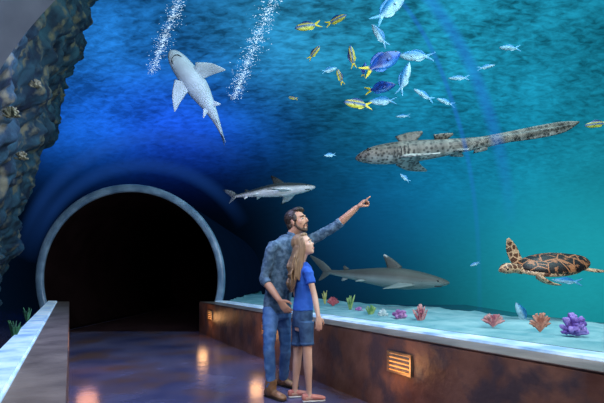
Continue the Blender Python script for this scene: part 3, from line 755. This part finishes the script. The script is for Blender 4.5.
for h,k,a in ((hipR,knR,anR),(hipL,knL,anL)):
    tube(bm, [h, h.lerp(k,.4), k, k.lerp(a,.35), k.lerp(a,.8), V(a.x,a.y,.10)], [.080,.072,.054,.054,.047,.049], n=20, sub=4, cap=.1, ref=(1,0,0))
remesh(mk('jeans', bm, M_jean, man), .006, 3, disp=.013, dscale=.05)
shoe(man, anR, Fm+V(.1,0,0), .28, .045, M_boot, M_sole, 'boot'); shoe(man, anL, Fm+V(.3,0,0), .28, .045, M_boot, M_sole, 'boot')

# ---- girl
YG = 3.82
base = at(302, 279, YG); base.z = 0
girl = empty('person', base, 'girl with long light brown hair, royal blue tee and denim shorts looking up', 'person')
Fg, Lg = A2(104)
TG = [((302.5,330,YG),(.095,.080)),((302.5,318,YG),(.114,.088)),((303,306,YG),(.100,.080)),((303.5,294,YG),(.090,.070)),((304,281,YG),(.100,.076)),((303.5,272,YG),(.110,.072)),((302,266,YG),(.080,.055)),((301,262,YG),(.042,.042))]
MG = headM(at(303.5,245.5,3.80), (.90,-.30,.36)) @ Matrix.Scale(.90,4)
sR = at(308,271,3.69); eR = at(314.5,296,3.64); wR = at(318.5,317,3.58)
sL = at(297,270,3.95); eL = at(296,294,3.98); wL = at(304,312,3.98)
hR = at(306,322,3.76); kR = at(307.5,356,3.74); aR = at(309,391,3.76)
hL = at(299.5,322,3.88); kL = at(297.5,356,3.89); aL = at(295,388,3.90)
bm = BM()
torso(bm, TG, .86, Lg)
tube(bm, [at(301.5,267,YG), at(301.5,261,3.81), MG @ V(-.012,0,-.06)], [.040,.036,.042], n=16, ref=(1,0,0))
add_head(bm, MG, False)
tube(bm, [at(304,272,3.75), sR, sR.lerp(eR,.5), eR, eR.lerp(wR,.35), wR], [.030,.034,.029,.026,.026,.019], n=14, ref=(1,0,0))
tube(bm, [at(301,272,3.88), sL, sL.lerp(eL,.5), eL, eL.lerp(wL,.35), wL], [.030,.034,.029,.026,.026,.019], n=14, ref=(1,0,0))
hand(bm, wR, V(.05,.02,-1), V(-.3,.9,0), [.28,.3,.32,.36], .80, 1)
hand(bm, wL, V(.5,.1,-.7), V(-.3,-.9,0), [.3,.3,.3,.3], .80, -1)
for h,k,a in ((hR,kR,aR),(hL,kL,aL)):
    tube(bm, [h.lerp(k,.1), h.lerp(k,.5), k, k.lerp(a,.3), k.lerp(a,.72), V(a.x,a.y,.09), V(a.x,a.y,.045)], [.052,.050,.041,.040,.030,.025,.028], n=16, ref=(1,0,0))
    tube(bm, [V(a.x,a.y,.04)-Fg*.035, V(a.x,a.y,.04)+Fg*.07, V(a.x,a.y,.028)+Fg*.14], [(.026,.026),(.030,.020),(.024,.014)], ref=Lg, n=12)
remesh(mk('body', bm, M_skin2, girl), .005, 4)
add_face_parts(girl, MG, M_ghair, M_lip, M_iris)
bm = BM()
ell(bm, (-.026,0,.042), (.094,.086,.090), MG, 24, 18)
ell(bm, (.026,0,.096), (.050,.060,.028), MG); ell(bm, (-.06,0,-.02), (.050,.074,.09), MG)
for s in (1,-1): ell(bm, (-.010,s*.076,.01), (.044,.014,.080), MG)
rt = [at(298,247,3.80), at(295,258,3.80), at(294,272,3.79), at(293,283,3.79), at(292,290,3.80)]
tube(bm, rt, [(.080,.045),(.086,.034),(.088,.030),(.070,.024),(.03,.012)], ref=Lg, n=20, sub=4)
rnd = random.Random(4)
for i in range(44):
    q = -.09+.18*i/43; d = rnd.uniform(-.012,.018)
    L2 = rnd.uniform(-3,4); wv = rnd.uniform(-.018,.018)
    P = [at(299,246,3.8)+Lg*q*.7-Fg*.01, at(295,259,3.8)+Lg*q-Fg*(.018+d), at(294,267,3.79)+Lg*(q*1.05+wv)-Fg*(.018+d-wv), at(293.5,275,3.79)+Lg*(q*1.05-wv)-Fg*(.018+d+wv), at(292.5,283,3.79)+Lg*(q+wv)-Fg*(.012+d-wv), at(291.5,290+L2,3.8)+Lg*q*.95-Fg*d]
    tube(bm, P, [.006,.007,.007,.007,.006,.0025], n=7, sub=3, ref=(1,0,0))
for i in range(5):
    o5 = (i-2)*.012
    tube(bm, [MG @ V(.012+o5,-.074,.06), MG @ V(.006+o5,-.086,-.02), MG @ V(-.024+o5,-.088,-.09), at(299,268,3.72)+Fg*o5, at(297.5,277+i,3.71)+Fg*o5*.6], [.010,.012,.012,.010,.004], ref=Fg, n=8, sub=4)
remesh(mk('hair', bm, M_ghair, girl), .004, 1)
bm = BM()
TGs = [((303,310,YG),(.116,.092))]+[(p,(r[0]+.010,r[1]+.010)) for p,r in TG[2:7]]+[((301.2,264,YG),(.053,.051))]
torso(bm, TGs, 1, Lg)
tube(bm, [at(304,273,3.76), sR, sR.lerp(eR,.3), sR.lerp(eR,.50)], [.040,.043,.042,.043], n=16, cap=.15, ref=(1,0,0))
tube(bm, [at(301,273,3.88), sL, sL.lerp(eL,.3), sL.lerp(eL,.50)], [.040,.043,.042,.043], n=16, cap=.15, ref=(1,0,0))
remesh(mk('tee_shirt', bm, M_tee, girl), .0055, 3, disp=.010, dscale=.05)
bm = BM()
tube(bm, [at(303,308,YG), at(302.5,318,YG), at(302.5,326,YG)], [(.110,.088),(.118,.093),(.100,.080)], ref=Lg, n=24, cap=.3)
for h,k in ((hR,kR),(hL,kL)): tube(bm, [h, h.lerp(k,.35), h.lerp(k,.64)], [.072,.065,.061], n=20, sub=4, cap=.1, ref=(1,0,0))
remesh(mk('shorts', bm, M_short, girl), .0055, 3, disp=.006, dscale=.05)
for h,k in ((hR,kR),(hL,kL)):
    bm = BM(); tube(bm, [h.lerp(k,.60), h.lerp(k,.68)], [.064,.063], n=20, sub=1, cap=.1, ref=(1,0,0)); mk('turned_hem', bm, M_short, girl)
for a in (aR, aL): shoe(girl, a, Fg, .22, .036, M_shoe, M_white, 'shoe', low=True)

# ---------------------------------------------------------------- lights, world, camera
def area(loc, tgt, size, e, col):  # unseen area lights, added to brighten people, animals, floor and rock
    l = bpy.data.lights.new('area','AREA'); l.energy = e; l.size = size; l.color = col
    o = bpy.data.objects.new('area_lamp', l); C.objects.link(o); o.location = loc
    o.rotation_euler = (Vector(tgt)-Vector(loc)).to_track_quat('-Z','Y').to_euler()
area((.9,.9,2.55), (-.1,4,1.0), .8, 48, (1,.93,.88))
area((2.3,3.0,3.6), (-.1,4.2,1.0), 1.2, 52, (.7,.88,1))
area((3.5,4.2,7), (3.2,5.5,0), 4, 300, (.55,.9,1))
area((2.2,.6,4.3), (2.2,6,2.2), 2, 120, (.8,.95,1))
area((-2.2,3.4,5.6), (-1.4,5.8,3), 1.5, 40, (.35,.6,1))
area((-1.2,3.5,3.2), (-1.6,4.6,0), 1.2, 62, (.5,.55,1))
area((-.5,2.0,2.75), (-1.5,5.6,3.3), .7, 24, (.7,.85,1))
area((-.9,1.6,2.6), (-3.2,4.0,2.2), .7, 24, (.5,.78,1))
w = bpy.data.worlds.new('w'); S.world = w; w.use_nodes = True
w.node_tree.nodes['Background'].inputs[0].default_value = (.01,.03,.08,1); w.node_tree.nodes['Background'].inputs[1].default_value = 1
for o in bpy.data.objects:
    if '_w' in o: del o['_w']
cam = bpy.data.cameras.new('cam'); co = bpy.data.objects.new('camera', cam); C.objects.link(co)
co.location = (0,0,H); co.rotation_euler = (math.pi/2,0,0)
cam.sensor_width = 36; cam.lens = F/604*36; cam.shift_y = (HZ-201.5)/604; cam.clip_start = .05; cam.clip_end = 200
S.camera = co
